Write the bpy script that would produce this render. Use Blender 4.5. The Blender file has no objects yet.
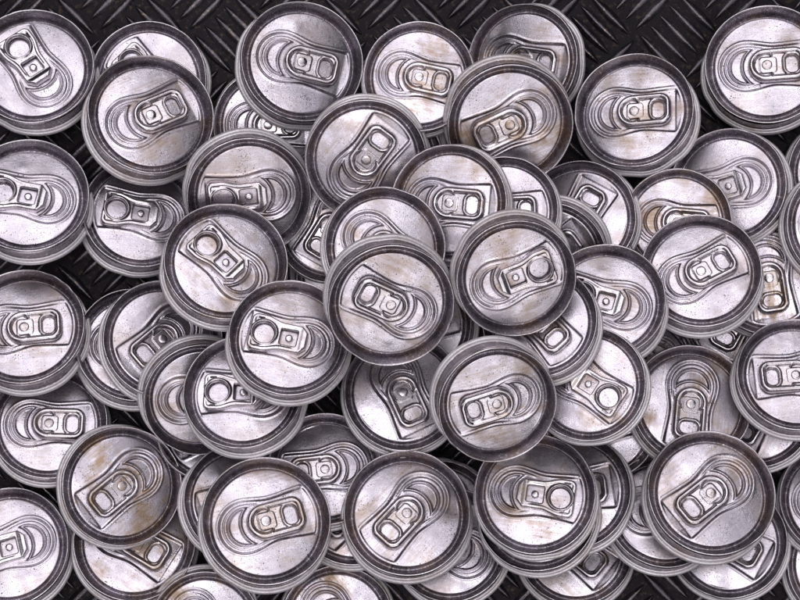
import bpy, bmesh, math, random
import numpy as np
from mathutils import Vector, Matrix

# ------------------------------------------------------------------ scene, camera, light
S = bpy.context.scene
C = S.collection
CAM_H = 0.75
PX = 0.379 / 800 / CAM_H            # tangent per photo pixel
cam_d = bpy.data.cameras.new('camera')
cam = bpy.data.objects.new('camera', cam_d); C.objects.link(cam)
cam.location = (0, 0, CAM_H)
cam_d.sensor_fit = 'HORIZONTAL'; cam_d.sensor_width = 36
cam_d.lens = 36 / (800 * PX)
cam_d.clip_start = 0.02; cam_d.clip_end = 20
S.camera = cam

w = bpy.data.worlds.new("World"); S.world = w; w.use_nodes = True
w.node_tree.nodes['Background'].inputs[0].default_value = (0.80, 0.70, 1.0, 1)
w.node_tree.nodes['Background'].inputs[1].default_value = 0.022

def area(name, loc, size, size_y, power, col, target=(0, 0, 0.03)):
    d = bpy.data.lights.new(name, 'AREA'); d.shape = 'RECTANGLE'
    d.size = size; d.size_y = size_y; d.energy = power; d.color = col
    o = bpy.data.objects.new(name, d); C.objects.link(o)
    o.location = loc
    o.rotation_euler = (Vector(target) - Vector(loc)).to_track_quat('-Z', 'Y').to_euler()
    return o
area('softbox_key', (-0.12, 0.82, 1.12), 1.3, 0.85, 6.4, (0.985, 0.955, 1.0))
area('softbox_overhead', (0.0, 0.0, 1.30), 1.45, 0.80, 3.7, (0.97, 0.94, 1.0))
area('softbox_core', (-0.05, 0.08, 1.28), 0.42, 0.34, 1.6, (1.0, 0.975, 0.99))
area('softbox_low', (0.2, -0.82, 1.12), 1.2, 0.8, 4.5, (1.0, 0.965, 0.985))

area('added_fill_left', (-1.0, 0.0, 1.0), 0.35, 0.7, 1.0, (0.96, 0.93, 1.0))  # added fill lamp, lifts lids that tilt sideways and stay dark
area('added_fill_right', (1.0, 0.0, 1.0), 0.35, 0.7, 1.0, (1.0, 0.95, 0.985))  # matching added fill from the other side

S.view_settings.view_transform = 'Standard'
S.view_settings.look = 'None'
S.view_settings.exposure = 0.0
S.view_settings.gamma = 1.0
S.render.engine = 'CYCLES'

# ------------------------------------------------------------------ materials
class NT:
    def __init__(s, name):
        s.m = bpy.data.materials.new(name); s.m.use_nodes = True
        s.t = s.m.node_tree; s.b = s.t.nodes['Principled BSDF']
    def n(s, typ, **kw):
        o = s.t.nodes.new(typ)
        for k, v in kw.items():
            if k.startswith('i_'):
                o.inputs[int(k[2:])].default_value = v
            else: setattr(o, k, v)
        return o
    def l(s, a, b): s.t.links.new(a, b)
    def math(s, op, a, b=None, clamp=False):
        o = s.n('ShaderNodeMath', operation=op); o.use_clamp = clamp
        for i, v in enumerate((a, b)):
            if v is None: continue
            if hasattr(v, 'is_linked'): s.l(v, o.inputs[i])
            else: o.inputs[i].default_value = v
        return o.outputs[0]
    def ramp(s, fac, p0, p1, v0=0.0, v1=1.0):
        o = s.n('ShaderNodeMapRange'); o.clamp = True
        s.l(fac, o.inputs[0])
        for i, v in enumerate((p0, p1, v0, v1)): o.inputs[i + 1].default_value = v
        return o.outputs[0]
    def noise(s, vec, scale, detail=4, rough=0.55):
        o = s.n('ShaderNodeTexNoise'); s.l(vec, o.inputs['Vector'])
        o.inputs['Scale'].default_value = scale; o.inputs['Detail'].default_value = detail
        o.inputs['Roughness'].default_value = rough
        return o.outputs['Fac']
    def mix(s, fac, a, b):
        o = s.n('ShaderNodeMix', data_type='RGBA')
        s.l(fac, o.inputs[0])
        for v, k in ((a, 6), (b, 7)):
            if hasattr(v, 'is_linked'): s.l(v, o.inputs[k])
            else: o.inputs[k].default_value = (*v, 1)
        return o.outputs[2]

def coords(m):
    tc = m.n('ShaderNodeTexCoord'); oi = m.n('ShaderNodeObjectInfo')
    sc = m.n('ShaderNodeVectorMath', operation='SCALE')
    cv = m.n('ShaderNodeCombineXYZ')
    m.l(m.math('MULTIPLY', oi.outputs['Random'], 37.0), cv.inputs[0])
    m.l(m.math('MULTIPLY', oi.outputs['Random'], 91.0), cv.inputs[1])
    m.l(m.math('MULTIPLY', oi.outputs['Random'], 53.0), cv.inputs[2])
    ad = m.n('ShaderNodeVectorMath', operation='ADD')
    m.l(tc.outputs['Object'], ad.inputs[0]); m.l(cv.outputs[0], ad.inputs[1])
    return ad.outputs[0]

def aluminium(name, base, dark, rough, stain_gain=1.0, spec_gain=1.0, grain=0.25, tint=(0.36, 0.25, 0.15), glint=0.0):
    m = NT(name); v = coords(m)
    at = m.n('ShaderNodeAttribute'); at.attribute_type = 'OBJECT'; at.attribute_name = 'stain'
    # broad tone drift, streaks and fine grain
    n1 = m.noise(v, 2.2, 5, 0.6)
    mp = m.n('ShaderNodeMapping'); m.l(v, mp.inputs[0])
    mp.inputs['Rotation'].default_value = (0, 0, 0.6); mp.inputs['Scale'].default_value = (2.2, 34, 2)
    n2 = m.noise(mp.outputs[0], 1.0, 5, 0.65)
    n3 = m.noise(v, 62, 3, 0.7)
    col = m.mix(m.ramp(n1, 0.35, 0.72), base, dark)
    k = m.ramp(n3, 0.3, 0.7, 0.68, 1.10)
    k2 = m.ramp(n2, 0.3, 0.7, 0.92, 1.05)
    mm = m.n('ShaderNodeVectorMath', operation='SCALE')
    m.l(col, mm.inputs[0]); m.l(m.math('MULTIPLY', k, k2), mm.inputs['Scale'])
    col = mm.outputs[0]
    for rot, th in ((-0.5, 0.66), (1.1, 0.68)):          # fine scratches
        m2 = m.n('ShaderNodeMapping'); m.l(v, m2.inputs[0])
        m2.inputs['Rotation'].default_value = (0, 0, rot); m2.inputs['Scale'].default_value = (1.4, 70, 1)
        scr = m.ramp(m.noise(m2.outputs[0], 1.0, 2, 0.5), th, th + 0.03, 0.0, 0.22)
        col = m.mix(scr, col, (0.25, 0.22, 0.23))
    # brown residue in patches, stretched along streaks
    ns = m.noise(v, 1.7, 6, 0.62)
    ns2 = m.noise(mp.outputs[0], 0.8, 4, 0.6)
    st = m.math('ADD', ns, m.math('MULTIPLY', ns2, 0.35))
    st = m.ramp(st, 0.645, 0.86)
    st = m.math('MULTIPLY', st, m.math('MULTIPLY', at.outputs['Fac'], stain_gain), clamp=True)
    st = m.math('MULTIPLY', st, 0.85)
    col = m.mix(st, col, tint)
    # dark pits and specks
    vo = m.n('ShaderNodeTexVoronoi'); m.l(v, vo.inputs['Vector']); vo.inputs['Scale'].default_value = 15
    vo.inputs['Randomness'].default_value = 1.0
    gate = m.noise(v, 4.1, 3, 0.6)
    rad = m.ramp(gate, 0.38, 0.72, 0.03, 0.20)
    sp = m.math('LESS_THAN', vo.outputs['Distance'], rad)
    vo2 = m.n('ShaderNodeTexVoronoi'); m.l(v, vo2.inputs['Vector']); vo2.inputs['Scale'].default_value = 34
    gate2 = m.noise(v, 3.0, 4, 0.65)
    sp = m.math('MAXIMUM', sp, m.math('LESS_THAN', vo2.outputs['Distance'], m.ramp(gate2, 0.40, 0.72, 0.03, 0.36)))
    sp = m.math('MULTIPLY', sp, 0.75 * spec_gain)
    col = m.mix(sp, col, (0.10, 0.085, 0.08))
    if glint:  # pale flecks painted in as the broken highlight of the groove
        sc = m.ramp(m.noise(v, 21, 4, 0.75), 0.56, 0.66, 0.0, glint)
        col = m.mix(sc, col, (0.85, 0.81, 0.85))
    m.l(col, m.b.inputs['Base Color'])
    m.b.inputs['Metallic'].default_value = 1.0
    r = m.ramp(n1, 0.3, 0.7, rough - 0.06, rough + 0.08)
    r = m.math('ADD', r, m.math('MULTIPLY', st, 0.2))
    r = m.math('ADD', r, m.math('MULTIPLY', sp, 0.3))
    m.l(r, m.b.inputs['Roughness'])
    bp = m.n('ShaderNodeBump'); bp.inputs['Strength'].default_value = grain
    bp.inputs['Distance'].default_value = 0.0004
    h = m.math('ADD', n3, m.math('MULTIPLY', m.noise(v, 9, 4, 0.6), 1.6))
    h = m.math('SUBTRACT', h, m.math('MULTIPLY', sp, 0.3))
    m.l(h, bp.inputs['Height']); m.l(bp.outputs[0], m.b.inputs['Normal'])
    return m.m

M_lid = aluminium('lid_aluminium', (0.78, 0.735, 0.805), (0.57, 0.525, 0.585), 0.25, 1.4, 1.2, 0.14)
M_tab = aluminium('tab_aluminium', (0.82, 0.775, 0.82), (0.58, 0.54, 0.575), 0.18, 1.3, 1.0, 0.08)
M_wall = aluminium('shaded_wall', (0.40, 0.365, 0.41), (0.20, 0.18, 0.205), 0.19, 0.8, 1.0, 0.4, glint=0.75)  # shade of chuck wall and neck painted into a darker base colour
M_rim = aluminium('rim_aluminium', (0.90, 0.86, 0.90), (0.62, 0.575, 0.62), 0.2, 0.9, 0.8, 0.2)
M_body = aluminium('body_aluminium', (0.97, 0.93, 0.96), (0.88, 0.83, 0.86), 0.36, 0.7, 0.3, 0.05)

def flange_material():
    m = M_body.copy(); m.name = 'worn_flange'
    m.node_tree.nodes['Principled BSDF'].inputs['Metallic'].default_value = 0.4
    return m
M_body = flange_material()

def plate_material(name, c1, c2, c3, r0, r1):
    m = NT(name); tc = m.n('ShaderNodeTexCoord'); v = tc.outputs['Object']
    n1 = m.noise(v, 28, 6, 0.65); n2 = m.noise(v, 420, 4, 0.7)
    col = m.mix(m.ramp(n1, 0.3, 0.75), c1, c2)
    col = m.mix(m.ramp(n2, 0.55, 0.75), col, c3)
    m.l(col, m.b.inputs['Base Color'])
    m.b.inputs['Metallic'].default_value = 0.85
    m.l(m.ramp(n1, 0.3, 0.7, r0, r1), m.b.inputs['Roughness'])
    bp = m.n('ShaderNodeBump'); bp.inputs['Strength'].default_value = 0.35; bp.inputs['Distance'].default_value = 0.0006
    m.l(m.math('ADD', n2, n1), bp.inputs['Height']); m.l(bp.outputs[0], m.b.inputs['Normal'])
    return m.m
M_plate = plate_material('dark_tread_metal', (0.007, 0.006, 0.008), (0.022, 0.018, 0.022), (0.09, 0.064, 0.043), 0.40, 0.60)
M_bar = plate_material('worn_tread_bar', (0.050, 0.046, 0.056), (0.15, 0.135, 0.15), (0.30, 0.24, 0.18), 0.16, 0.36)

# ------------------------------------------------------------------ mesh helpers
def mesh_from(name, verts, faces, mat):
    me = bpy.data.meshes.new(name)
    me.from_pydata([tuple(map(float, p)) for p in verts], [], [tuple(map(int, f)) for f in faces])
    me.materials.append(mat)
    me.polygons.foreach_set('use_smooth', [True] * len(me.polygons))
    me.update()
    return me

def revolve(name, prof, seg, mat, warp=None):
    n = len(prof); V = []; F = []
    for j in range(seg):
        a = 2 * math.pi * j / seg
        for i, (r, z) in enumerate(prof):
            x, y = r * math.cos(a), r * math.sin(a)
            if warp: x, y, z2 = warp(x, y, z, r, a)
            else: z2 = z
            V.append((x, y, z2))
    for j in range(seg):
        k = (j + 1) % seg
        for i in range(n - 1):
            F.append((j * n + i, j * n + i + 1, k * n + i + 1, k * n + i))
    return mesh_from(name, V, F, mat)

def sst(a, b, x):
    t = np.clip((x - a) / (b - a), 0, 1); return t * t * (3 - 2 * t)
def bell(x, c, w): return np.exp(-((x - c) / w) ** 2)
def rbox(x, y, cx, cy, hx, hy, r):
    qx = np.abs(x - cx) - hx + r; qy = np.abs(y - cy) - hy + r
    return np.hypot(np.maximum(qx, 0), np.maximum(qy, 0)) + np.minimum(np.maximum(qx, qy), 0) - r

# ------------------------------------------------------------------ the tread plate
def build_plate():
    V = []; F = []
    X, Y = 0.42, 0.36
    V += [(-X, -Y, 0), (X, -Y, 0), (X, Y, 0), (-X, Y, 0), (-X, -Y, -0.006), (X, -Y, -0.006), (X, Y, -0.006), (-X, Y, -0.006)]
    F += [(0, 1, 2, 3), (4, 7, 6, 5), (0, 4, 5, 1), (1, 5, 6, 2), (2, 6, 7, 3), (3, 7, 4, 0)]
    pitch = 0.0422
    ox, oy = (679 - 400) * PX * CAM_H, (300 - 35) * PX * CAM_H
    L, W, Hh = 0.0138, 0.0029, 0.0019
    ns, nc = 14, 7
    def bar(cx, cy, ang):
        b = len(V); ca, sa = math.cos(ang), math.sin(ang)
        for i in range(ns + 1):
            t = -1 + 2 * i / ns
            hw = W * (1 - t * t) + 0.00002
            for j in range(nc):
                u = -1 + 2 * j / (nc - 1)
                prof = (1 - abs(u) ** 1.5)
                z = Hh * (1 - t ** 4) ** 0.6 * prof - 0.0003
                lx, ly = t * L, u * hw
                V.append((cx + lx * ca - ly * sa, cy + lx * sa + ly * ca, z))
        for i in range(ns):
            for j in range(nc - 1):
                a = b + i * nc + j
                F.append((a, a + nc, a + nc + 1, a + 1))
    for i in range(-18, 12):
        for j in range(-16, 6):
            for k in (0, 1):
                gx, gy = ox + (i + 0.5 * k) * pitch, oy + (j + 0.5 * k) * pitch
                if abs(gx) > X - 0.02 or abs(gy) > Y - 0.02: continue
                ang = math.radians(-45 if k == 0 else 45)
                px, py = -math.sin(ang), math.cos(ang)
                for q in range(-2, 3):
                    bar(gx + px * q * 0.0066, gy + py * q * 0.0066, ang)
    me = mesh_from('tread_plate', V, F, M_plate)
    me.materials.append(M_bar)
    for q, p in enumerate(me.polygons):
        if q < 6: p.use_smooth = False
        else: p.material_index = 1
    o = bpy.data.objects.new('tread_plate', me); C.objects.link(o)
    o['label'] = 'dark metal tread plate with raised lens shaped bars under the cans'
    o['category'] = 'metal plate'
    o['kind'] = 'structure'
build_plate()

# ------------------------------------------------------------------ can meshes (unit: rim radius = 1)
PANEL = -0.135
def panel_height(x, y, seed):
    r = np.hypot(x, y)
    rng = np.random.RandomState(seed)
    z = np.full_like(x, PANEL) + 0.052 * (1 - (r / 0.83) ** 2)
    for _ in range(5):                                   # shallow handling dents
        a, d = rng.uniform(0, 6.28), rng.uniform(0.2, 0.75)
        s = rng.uniform(0.10, 0.3)
        z += rng.uniform(-0.016, 0.010) * np.exp(-((x - d * math.cos(a)) ** 2 + (y - d * math.sin(a)) ** 2) / s ** 2)
    xc, rc = 0.325, 0.42
    hw = np.where(x > xc, rc, 0)
    t = np.clip((xc - x) / 1.1, 0, 1)
    hw = rc - 0.07 * sst(0, 0.42, t) + 0.042 * sst(0.40, 1.0, t)
    sd = np.where(x > xc, np.hypot(x - xc, y) - rc, np.abs(y) - hw)
    f = 1 - sst(0.765, 0.80, r)
    dz = -0.032 * (1 - sst(-0.042, 0.0, sd)) + 0.008 * bell(sd, 0.014, 0.018)
    wm = sst(-0.02, 0.16, x)
    dz += wm * 0.013 * bell(sd, -0.082, 0.014)
    sD = np.maximum(np.hypot(x - 0.30, y) - 0.285, 0.372 - np.hypot(x - 0.02, y))
    dz += 0.040 * bell(sD, 0.004, 0.019) * sst(0.30, 0.40, np.hypot(x - 0.02, y)) - 0.004 * (1 - sst(-0.03, -0.01, sD))
    ins = 1 - sst(-0.03, -0.005, sd)
    stp = {3: 0.1, 8: 1.0, 21: 0.4, 40: 0.0, 55: 0.8}[seed]
    dz += ins * (sst(0.665, 0.70, -x) * 0.012 * stp + sst(0.66, 0.80, -x) * 0.018)
    dz += 0.020 * (1 - sst(0.165, 0.182, np.hypot(x + 0.42, y)))
    # rivet boss
    return z + f * dz

def lid_mesh(seed):
    seg = 300
    rad = list(np.linspace(0.0, 0.80, 92)[1:])
    ring = [(0.812, 0.002), (0.822, -0.001), (0.830, -0.010), (0.836, -0.030), (0.842, -0.060), (0.852, -0.082), (0.866, -0.090),
            (0.880, -0.082), (0.893, -0.055), (0.908, -0.012), (0.923, 0.035), (0.940, 0.080), (0.955, 0.110), (0.968, 0.125)]
    ang = np.linspace(0, 2 * math.pi, seg, endpoint=False)
    V = []; F = []
    V.append((0, 0, float(panel_height(np.array([0.0]), np.array([0.0]), seed)[0])))
    for r in rad:
        x, y = r * np.cos(ang), r * np.sin(ang)
        z = panel_height(x, y, seed)
        V += list(zip(x, y, z))
    for r, dz in ring:
        x, y = r * np.cos(ang), r * np.sin(ang)
        z = np.full(seg, PANEL + dz)
        V += list(zip(x, y, z))
    nr = len(rad) + len(ring)
    for j in range(seg):
        k = (j + 1) % seg
        F.append((0, 1 + j, 1 + k))
        for i in range(nr - 1):
            a = 1 + i * seg
            F.append((a + j, a + seg + j, a + seg + k, a + k))
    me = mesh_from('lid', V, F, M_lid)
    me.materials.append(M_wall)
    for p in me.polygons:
        if max(math.hypot(*me.vertices[v].co[:2]) for v in p.vertices) > 0.832: p.material_index = 1  # groove and chuck wall get the painted shade tone
    return me

def rim_mesh(seed):
    prof = [(0.965, -0.016), (0.969, -0.004), (0.975, 0.006), (0.982, 0.010), (0.990, 0.008), (0.996, 0.0), (1.0, -0.015),
            (1.002, -0.05), (1.0, -0.092), (0.992, -0.108), (0.975, -0.114)]
    rng = random.Random(seed)
    nicks = [(rng.uniform(0, 6.28), rng.uniform(0.03, 0.12), rng.uniform(0.004, 0.014)) for _ in range(5)]
    p1, p2 = rng.uniform(0, 6.28), rng.uniform(0, 6.28)
    def warp(x, y, z, r, a):
        k = 1 + 0.005 * math.sin(2 * a + p1) + 0.002 * math.sin(7 * a)
        dz = 0.004 * math.sin(3 * a + p2)
        for c, wd, dp in nicks:
            d = (a - c + math.pi) % (2 * math.pi) - math.pi
            e = dp * math.exp(-(d / wd) ** 2)
            k -= 0.5 * e; dz -= e
        return x * k, y * k, z + dz
    return revolve('rim', prof, 160, M_rim, warp)

def body_mesh(seed):
    rng = random.Random(seed)
    prof = [(0.975, -0.112), (0.955, -0.135), (0.945, -0.175), (0.942, -0.24), (0.944, -0.31), (0.952, -0.362), (0.968, -0.384),
            (0.990, -0.386), (1.008, -0.380), (1.024, -0.380), (1.038, -0.388), (1.047, -0.404), (1.050, -0.424), (1.047, -0.446), (1.036, -0.462), (1.01, -0.470),
            (0.94, -0.470), (0.7, -0.462), (0.35, -0.455), (0.02, -0.452)]
    prof = [(r, z if z > -0.15 else -0.15 + (z + 0.15) * 1.19) for r, z in prof]
    ph = [rng.uniform(0, 6.28) for _ in range(8)]
    dents = [(rng.uniform(0, 6.28), rng.uniform(0.10, 0.3), rng.uniform(0.004, 0.018)) for _ in range(4)]
    def warp(x, y, z, r, a):
        s = min(1, max(0, (-0.15 - z) / 0.2))
        k = 0.010 * math.sin(2 * a + ph[0]) + 0.002 * math.sin(5 * a + ph[1])
        for (c, wd, dp) in dents:
            d = (a - c + math.pi) % (2 * math.pi) - math.pi
            k -= dp * math.exp(-(d / wd) ** 2)
        k *= s
        dz = s * (0.010 * math.sin(2 * a + ph[3]) + 0.004 * math.sin(5 * a + ph[4]))
        return x * (1 + k), y * (1 + k), z + dz
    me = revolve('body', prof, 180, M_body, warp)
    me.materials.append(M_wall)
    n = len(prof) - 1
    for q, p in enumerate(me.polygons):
        if q % n < 6: p.material_index = 1  # neck painted dark for the shaded gap under the rim
    return me

def clip_mesh(name, sdf, hgt, x0, x1, y0, y1, h, thick, mat):
    nx, ny = int((x1 - x0) / h) + 1, int((y1 - y0) / h) + 1
    X, Y = np.meshgrid(np.linspace(x0, x1, nx), np.linspace(y0, y1, ny), indexing='ij')
    e = 1e-4
    for _ in range(3):
        d = sdf(X, Y)
        gx = (sdf(X + e, Y) - sdf(X - e, Y)) / (2 * e); gy = (sdf(X, Y + e) - sdf(X, Y - e)) / (2 * e)
        g2 = np.maximum(gx * gx + gy * gy, 0.05)
        if _ == 0: near = np.abs(d) < h * 0.62
        X = np.where(near, X - d * gx / g2, X); Y = np.where(near, Y - d * gy / g2, Y)
    d = sdf(X, Y)
    cell = (d[:-1, :-1] + d[1:, :-1] + d[1:, 1:] + d[:-1, 1:]) / 4
    mx = np.maximum.reduce([d[:-1, :-1], d[1:, :-1], d[1:, 1:], d[:-1, 1:]])
    keep = (cell < -1e-4) & (mx < h * 0.25)
    Z = hgt(X, Y, d)
    bm = bmesh.new(); vm = {}
    def vert(i, j):
        if (i, j) not in vm: vm[(i, j)] = bm.verts.new((X[i, j], Y[i, j], Z[i, j]))
        return vm[(i, j)]
    for i, j in zip(*np.nonzero(keep)):
        bm.faces.new((vert(i, j), vert(i + 1, j), vert(i + 1, j + 1), vert(i, j + 1)))
    be = [q for q in bm.edges if q.is_boundary]
    ex = bmesh.ops.extrude_edge_only(bm, edges=be)
    for q in ex['geom']:
        if isinstance(q, bmesh.types.BMVert): q.co.z -= thick
    bmesh.ops.recalc_face_normals(bm, faces=bm.faces)
    for f in bm.faces: f.smooth = True
    me = bpy.data.meshes.new(name); bm.to_mesh(me); bm.free(); me.materials.append(mat)
    return me

TZ = PANEL + 0.046        # height of the tab's underside edge
def lip(d, w, h):         # rolled edge: d = distance inside from the edge
    t = np.clip(d / w, 0, 2)
    return h * np.sqrt(np.clip(1 - (t - 1) ** 2, 0, 1))

def slot_tab_mesh():
    def outer(x, y):
        a = rbox(x, y, -0.20, 0, 0.42, 0.285, 0.19)
        nose = np.hypot((x - 0.02) * 1.0, y) - 0.285
        body = np.maximum(a, x - 0.02)
        o = np.minimum(body, nose)
        cut = (np.abs(x + 0.20) + np.abs(y) - 0.625) * 0.7071       # chamfered tail corners
        return np.maximum(o, np.where(x < -0.2, cut, -9))
    def hole(x, y): return rbox(x, y, -0.395, 0, 0.095, 0.145, 0.085)
    def slit(x, y):                                                   # C-shaped cut round the rivet island
        q = np.abs(rbox(x, y, -0.02, 0, 0.135, 0.135, 0.05)) - 0.010
        return np.maximum(q, -x - 0.075)
    def sdf(x, y): return np.maximum(np.maximum(outer(x, y), -hole(x, y)), -slit(x, y))
    def hgt(x, y, d):
        do, dh = -outer(x, y), hole(x, y)
        z = np.full_like(x, TZ + 0.024)
        z = np.maximum(z, TZ + lip(do, 0.058, 0.088))
        z = np.maximum(z, TZ + lip(dh, 0.034, 0.056))
        isl = 1 - sst(-0.004, 0.004, rbox(x, y, -0.02, 0, 0.130, 0.130, 0.05))
        z = z + isl * 0.012
        return z
    return clip_mesh('tab', sdf, hgt, -0.66, 0.34, -0.32, 0.32, 0.0075, 0.026, M_tab)

def round_tab_mesh():
    def outer(x, y):
        hw = 0.245 + 0.075 * sst(-0.10, -0.44, x)
        a = np.abs(y) - hw
        a = np.maximum(a, np.maximum(x - 0.305, -0.665 - x))
        c1 = (x + np.abs(y) - 0.435) * 0.7071                         # octagonal nose
        c2 = np.where(x < -0.5, rbox(x, y, -0.365, 0, 0.30, 0.32, 0.11), -9)
        return np.maximum(a, np.maximum(c1, c2))
    def hole(x, y): return np.hypot(x + 0.42, y) - 0.18
    def win(x, y): return rbox(x, y, -0.005, 0, 0.135, 0.135, 0.025)
    def slots(x, y): return rbox(x, np.abs(y), -0.505, 0.245, 0.052, 0.013, 0.012)
    def sdf(x, y):
        return np.maximum(np.maximum(outer(x, y), -hole(x, y)), np.maximum(-win(x, y), -slots(x, y)))
    def hgt(x, y, d):
        do, dh, dw = -outer(x, y), hole(x, y), win(x, y)
        e = np.clip(do / 0.034, 0, 1)
        z = TZ + 0.072 * np.sqrt(np.clip(1 - (1 - e) ** 2, 0, 1))
        z -= 0.010 * sst(0.05, 0.085, do) * sst(0.03, 0.07, dh) * (1 - sst(0.02, 0.14, x))
        z += 0.016 * bell(dh, 0.026, 0.014) - 0.022 * (1 - sst(0.0, 0.016, dh))
        z -= 0.020 * (1 - sst(0.0, 0.02, dw)) ** 2
        z += 0.022 * sst(0.15, 0.24, x)
        return z
    return clip_mesh('tab', sdf, hgt, -0.70, 0.34, -0.35, 0.35, 0.0075, 0.028, M_tab)

LIDS = [lid_mesh(s) for s in (3, 8, 21, 40, 55)]
RIMS = [rim_mesh(s) for s in (4, 9, 17, 33)]
BODIES = [body_mesh(s) for s in range(6)]
TABS = {'slot': slot_tab_mesh(), 'round': round_tab_mesh()}
RIVETS = {
    'slot': revolve('rivet', [(0.0005, 0.058), (0.03, 0.0575), (0.068, 0.056), (0.078, 0.052), (0.083, 0.044), (0.085, 0.03), (0.085, -0.03)], 40, M_tab),
    'round': revolve('rivet', [(0.0005, 0.040), (0.03, 0.0395), (0.05, 0.037), (0.058, 0.030), (0.062, 0.018), (0.064, -0.03)], 40, M_tab)}
for me in RIVETS.values():
    for v in me.vertices: v.co.z += PANEL + 0.046

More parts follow.
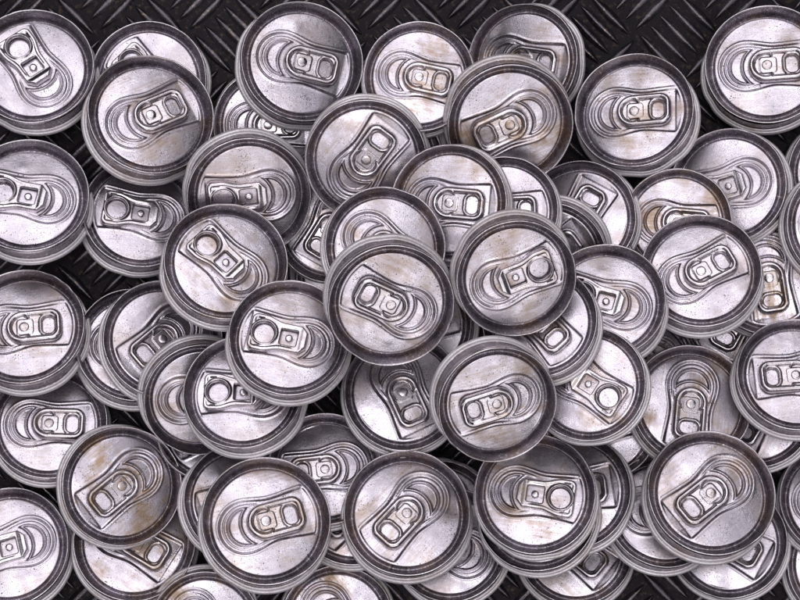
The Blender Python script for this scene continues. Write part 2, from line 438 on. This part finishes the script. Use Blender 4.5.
# ------------------------------------------------------------------ the cans, lowest first
# x, y, r: rim centre and radius in the photo; a: direction of the tab's nose (degrees, anticlockwise from right);
# kind of tab; (ox, oy): how far the shoulder shows beside the rim; stain 0..1; label
CANS = [
 (268,125,55,180,'slot',(0,0),.3,'dull can almost hidden beneath the bright can at top left of centre'),
 (350,278,55,100,'slot',(-4,6),.4,'dark can buried under the centre can, only its left rim showing'),
 (330,228,55,60,'slot',(0,0),.4,'dark can in the gap below the can with the steep tab near the top'),
 (214,426,58,20,'round',(2,-7),.6,'grimy can underneath the overlapped pair left of centre, only lower edge showing'),
 (240,500,57,20,'slot',(-3,-4),.5,'can hidden below the large bottom left can, its left edge showing'),
 (415,325,58,200,'slot',(4,-2),.4,'can hidden beneath the centre can, a sliver showing at its lower right'),
 (383,160,60,60,'slot',(2,3),.3,'can under the steep tabbed can near the top, its upper right edge showing'),
 (640,368,56,30,'slot',(2,-2),.6,'shadowed can low between three cans right of centre'),
 (755,412,57,60,'slot',(4,-4),.3,'plain can under the right edge, only lower lid showing beneath two cans'),
 (735,318,56,60,'slot',(0,0),.5,'dark buried can beneath the can with the bright patch by its tab on the right'),
 (135,345,59,180,'slot',(-2,-10),.4,'shaded can on the left tucked under a tilted slot tab can'),
 (440,517,57,80,'slot',(0,0),.4,'dark can deep in the gap just below the middle of the heap'),
 (602,424,56,200,'slot',(0,0),.4,'dark can deep in the gap left of the large bright can at lower right'),
 (847,172,58,0,'slot',(-3,-3),.2,'can cut by the right edge below the top right corner can'),
 (149,79,58,-45,'round',(2,-4),.2,'can at top left half covered by a brown stained slot tab can'),
 (141,213,58,-8,'round',(-3,-9),.2,'can with round hole tab squeezed between two cans on the upper left'),
 (49,423,58,182,'slot',(0,-9),.3,'can with level slot tab below the left edge cans, its top covered'),
 (135,541,61,148,'slot',(0,-5),.7,'brown streaked can at bottom left, tab end showing under a tilted can'),
 (205,627,56,130,'slot',(0,4),1.0,'dark brown stained can cut by the bottom edge at lower left'),
 (337,622,57,129,'slot',(0,3),.8,'stained can cut by the bottom edge left of the middle'),
 (450,545,58,-30,'slot',(2,-8),.3,'can at bottom centre with only its mouth end and lower rim showing'),
 (845,566,58,150,'slot',(-4,0),.3,'can cut off in the bottom right corner'),
 (728,541,58,150,'slot',(4,-7),.3,'smooth can below the big lower right can, only lower lid showing'),
 (575,548,58,139,'slot',(0,-7),.6,'can at the bottom edge with tab corner pointing down, under a stack of two'),
 (769,278,58,100,'slot',(0,-3),1.0,'brown tarnished can on the right with upright tab bent loose'),
 (728,186,58,12,'round',(5,-3),.3,'can on the upper right whose windowed tab nose points right'),
 (677,222,54,175,'slot',(0,-2),.7,'rust flecked can wedged under the upper right cans with only its top half showing'),
 (579,218,58,240,'slot',(3,-4),.3,'can right of centre top showing a bare lid and a corner of recess'),
 (664,511,58,180,'slot',(-3,-11),.4,'can at lower right with dark mouth, half under the big tilted can'),
 (419,77,56,168,'slot',(0,-4),.7,'gold scratched can at top centre, left of the stacked pair'),
 (523,61,57,172,'slot',(6,-2),.6,'scratched can at top edge partly behind a brown stained can'),
 (352,512,57,40,'slot',(0,-4),.6,'dark can deep in the gap between the two large bottom cans'),
 (325,469,57,10,'slot',(0,-4),.5,'dark can with tarnished slot tab low in the pile beneath the lower centre'),
 (33,67,61,-55,'round',(3,-9),.1,'can in the top left corner with its round hole tab pointing down to the right'),
 (28,196,61,-7,'round',(2,-9),.1,'can at the left edge with round hole tab pointing right'),
 (24,327,61,189,'slot',(4,-10),.4,'can at the left edge with slot tab and bright stained patch at right'),
 (9,547,60,18,'round',(4,-4),.3,'can in the bottom left corner with square window tab pointing right'),
 (767,65,62,180,'slot',(-1,-8),.5,'can in the top right corner with slot tab pointing left'),
 (846,224,60,180,'slot',(-5,-3),.2,'can at the right edge of which only the left rim shows, over a tarnished can'),
 (838,500,58,180,'slot',(-2,-6),.4,'can cut by the right edge with its mouth rings showing, low on the right'),
 (151,115,63,208,'slot',(-3,-8),.6,'can at upper left with slot tab sloping down left and tan haze on the lid'),
 (302,62,62,167,'slot',(-4,-6),.3,'bright can at the top left of centre with slot tab pointing left'),
 (634,111,60,178,'slot',(4,-8),.6,'can on bare tread plate at upper right with level slot tab pointing left'),
 (249,197,62,3,'round',(-3,9),.4,'can with level round hole tab and raised outer ring above, left of centre'),
 (366,160,61,233,'slot',(1,3),.5,'can near the top middle with slot tab slanting steeply down left'),
 (163,339,60,40,'slot',(-7,-7),.3,'can on the left with slot tab pointing up right, overlapped by two cans'),
 (201,399,58,180,'slot',(-3,7),.5,'can left of centre with only dark mouth rings showing beside an overlapping can'),
 (691,404,60,82,'slot',(-4,-3),.7,'can on the right with shiny upright slot tab pointing up'),
 (572,491,59,187,'slot',(6,-8),.4,'can behind the lower middle round hole tab can, its tab tail showing at right'),
 (537,512,60,170,'slot',(2,-4),.7,'brown edged can directly beneath the lower middle round hole tab can'),
 (407,513,64,49,'slot',(0,-11),.6,'large can at bottom centre with slot tab pointing up right and tan streaks'),
 (266,521,65,198,'slot',(-3,-9),.6,'large can at bottom left of centre with slot tab pointing left and streaked lower lid'),
 (122,486,60,36,'slot',(-5,-1),1.0,'brown stained can at lower left with slot tab pointing up right and wide left flange'),
 (510,125,63,27,'slot',(-3,7),.8,'rust stained can at top middle with slot tab pointing up right'),
 (550,257,57,215,'slot',(3,7),.3,'can with raised ring tucked behind the tall round hole tab can'),
 (701,271,60,207,'slot',(1,-12),.3,'can on the right with slot tab sloping down left and bright square patch'),
 (504,211,55,180,'slot',(2,-3),.2,'white glinting can peeking out on the right of the can above centre'),
 (449,203,59,175,'slot',(4,-2),.6,'can above centre with level slot tab, lower lid covered by two cans'),
 (385,247,61,146,'slot',(-2,-4),.5,'can above centre whose tab is covered, mouth rings showing at upper left'),
 (606,301,60,-18,'round',(0,-8),.5,'can right of centre with bright windowed tab nose pointing right'),
 (226,262,62,-43,'round',(-3,-9),.6,'can left of centre with round hole tab slanting down right'),
 (243,392,60,-2,'round',(3,-9),.3,'can left of centre low down with level round hole tab under another can'),
 (403,392,60,115,'slot',(-1,-4),.4,'can just below the centre with tab nose pointing up under the centre can'),
 (289,338,61,-13,'round',(-1,-10),.4,'dusty specked can at centre left with round hole tab pointing right'),
 (588,384,58,146,'round',(2,-3),.5,'can right of centre with upside down round hole tab, top covered by two cans'),
 (540,322,58,131,'slot',(6,-8),.4,'can showing only tab tail and right rim beneath the tall can right of centre'),
 (535,494,61,170,'round',(1,-4),.6,'can at lower middle with level round hole tab and tan lower lid'),
 (711,493,64,38,'slot',(-4,-8),.5,'large bright can at lower right with slot tab pointing up right'),
 (796,375,59,2,'slot',(-3,-10),.2,'can cut by the right edge with slot tab pointing right and clear left recess step'),
 (516,278,61,202,'round',(-4,7),.6,'top can right of centre with round hole tab sloping up right and raised left ring'),
 (497,404,61,14,'slot',(-5,8),.6,'can below and right of centre with slot tab pointing right and ring above'),
 (391,305,64,-29,'slot',(-2,8),.5,'topmost can at the very centre with slot tab slanting down right'),
]

HS = 0.46       # shoulder depth below the rim, in rim radii
G = 0.0015
gx = np.arange(-0.30, 0.30, G); gy = np.arange(-0.26, 0.26, G)
GX, GY = np.meshgrid(gx, gy, indexing='ij')
HM = np.zeros_like(GX)

def plane_disc(cx, cy, cz, n, rad):
    dx, dy = GX - cx, GY - cy
    dz = -(n[0] * dx + n[1] * dy) / n[2]
    ins = dx * dx + dy * dy + dz * dz < rad * rad
    return cz + dz, ins

def solve(c):
    px, py, rp, a, kind, (ox, oy), st, lab = c
    z = 0.02
    for it in range(8):
        d = CAM_H - z
        R = rp * PX * d
        x, y = (px - 400) * PX * d, (300 - py) * PX * d
        h = HS * R
        nx = ny = 0.0
        for _ in range(12):
            nz = math.sqrt(max(0.5, 1 - nx * nx - ny * ny))
            d2 = CAM_H - (z - h * nz)
            tx, ty = (px + 1.2 * ox - 400) * PX * d2, (300 - py + 1.2 * oy) * PX * d2
            nx, ny = (x - tx) / h, (y - ty) / h
            m = math.hypot(nx, ny); mx = math.sin(math.radians(21))
            if m > mx: nx, ny = nx * mx / m, ny * mx / m
        n = np.array([nx, ny, math.sqrt(1 - nx * nx - ny * ny)])
        # drop onto what already lies there
        b = np.array([x, y, 0.0]) - n * 0.53 * R
        low, ins = plane_disc(b[0], b[1], b[2], n, 1.02 * R)
        need = np.sort((HM - low)[ins])
        z = max(float(need[int(len(need) * 0.88)]), float(need[-1]) - 0.0065)
        if need[-1] <= 0: z = 0.02
    return x, y, z, R, n

def set_props(o, lab):
    o['label'] = lab; o['category'] = 'can'; o['group'] = 'heaped drink cans'

rnd = random.Random(11)
tops = []
for i, c in enumerate(CANS):
    x, y, z, R, n = solve(c)
    for dep, rad in ((0.0, 1.0), (HS - 0.02, 1.05)):
        p = np.array([x, y, z]) - n * dep * R
        zz, ins = plane_disc(p[0], p[1], p[2], n, rad * R)
        HM = np.where(ins, np.maximum(HM, zz), HM)
    tops.append(z)
    a = math.radians(c[3])
    N = Vector(n); X = Vector((math.cos(a), math.sin(a), 0)); X = (X - N * X.dot(N)).normalized(); Y = N.cross(X)
    root = bpy.data.objects.new('drink_can', None); C.objects.link(root)
    root.empty_display_size = 0.01
    M = Matrix((X, Y, N)).transposed().to_4x4()
    base = Vector((x, y, z)) - N * 0.47 * R            # the can's base
    root.matrix_world = Matrix.Translation(base) @ M @ Matrix.Diagonal((R, R, R, 1))
    set_props(root, c[7])
    up = Vector((0, 0, 0.53))
    def part(name, me, parent, loc=(0, 0, 0), rz=0.0):
        o = bpy.data.objects.new(name, me); C.objects.link(o); o.parent = parent
        o.location = loc; o.rotation_euler = (0, 0, rz)
        o['stain'] = float(c[6])
        return o
    part('body', BODIES[i % 6], root, up, rnd.uniform(0, 6.28))
    part('rim', RIMS[i % 4], root, up, rnd.uniform(0, 6.28))
    lid = part('lid', LIDS[(i * 3) % 5], root, up)
    tab = part('tab', TABS[c[4]], lid, (0, 0, 0), math.radians(rnd.uniform(-2, 2)))
    tab.rotation_euler[1] = math.radians(rnd.uniform(-0.8, 1.6))
    part('rivet', RIVETS[c[4]], lid)
print('pile top', max(tops), sorted(round(t, 3) for t in tops)[-8:])
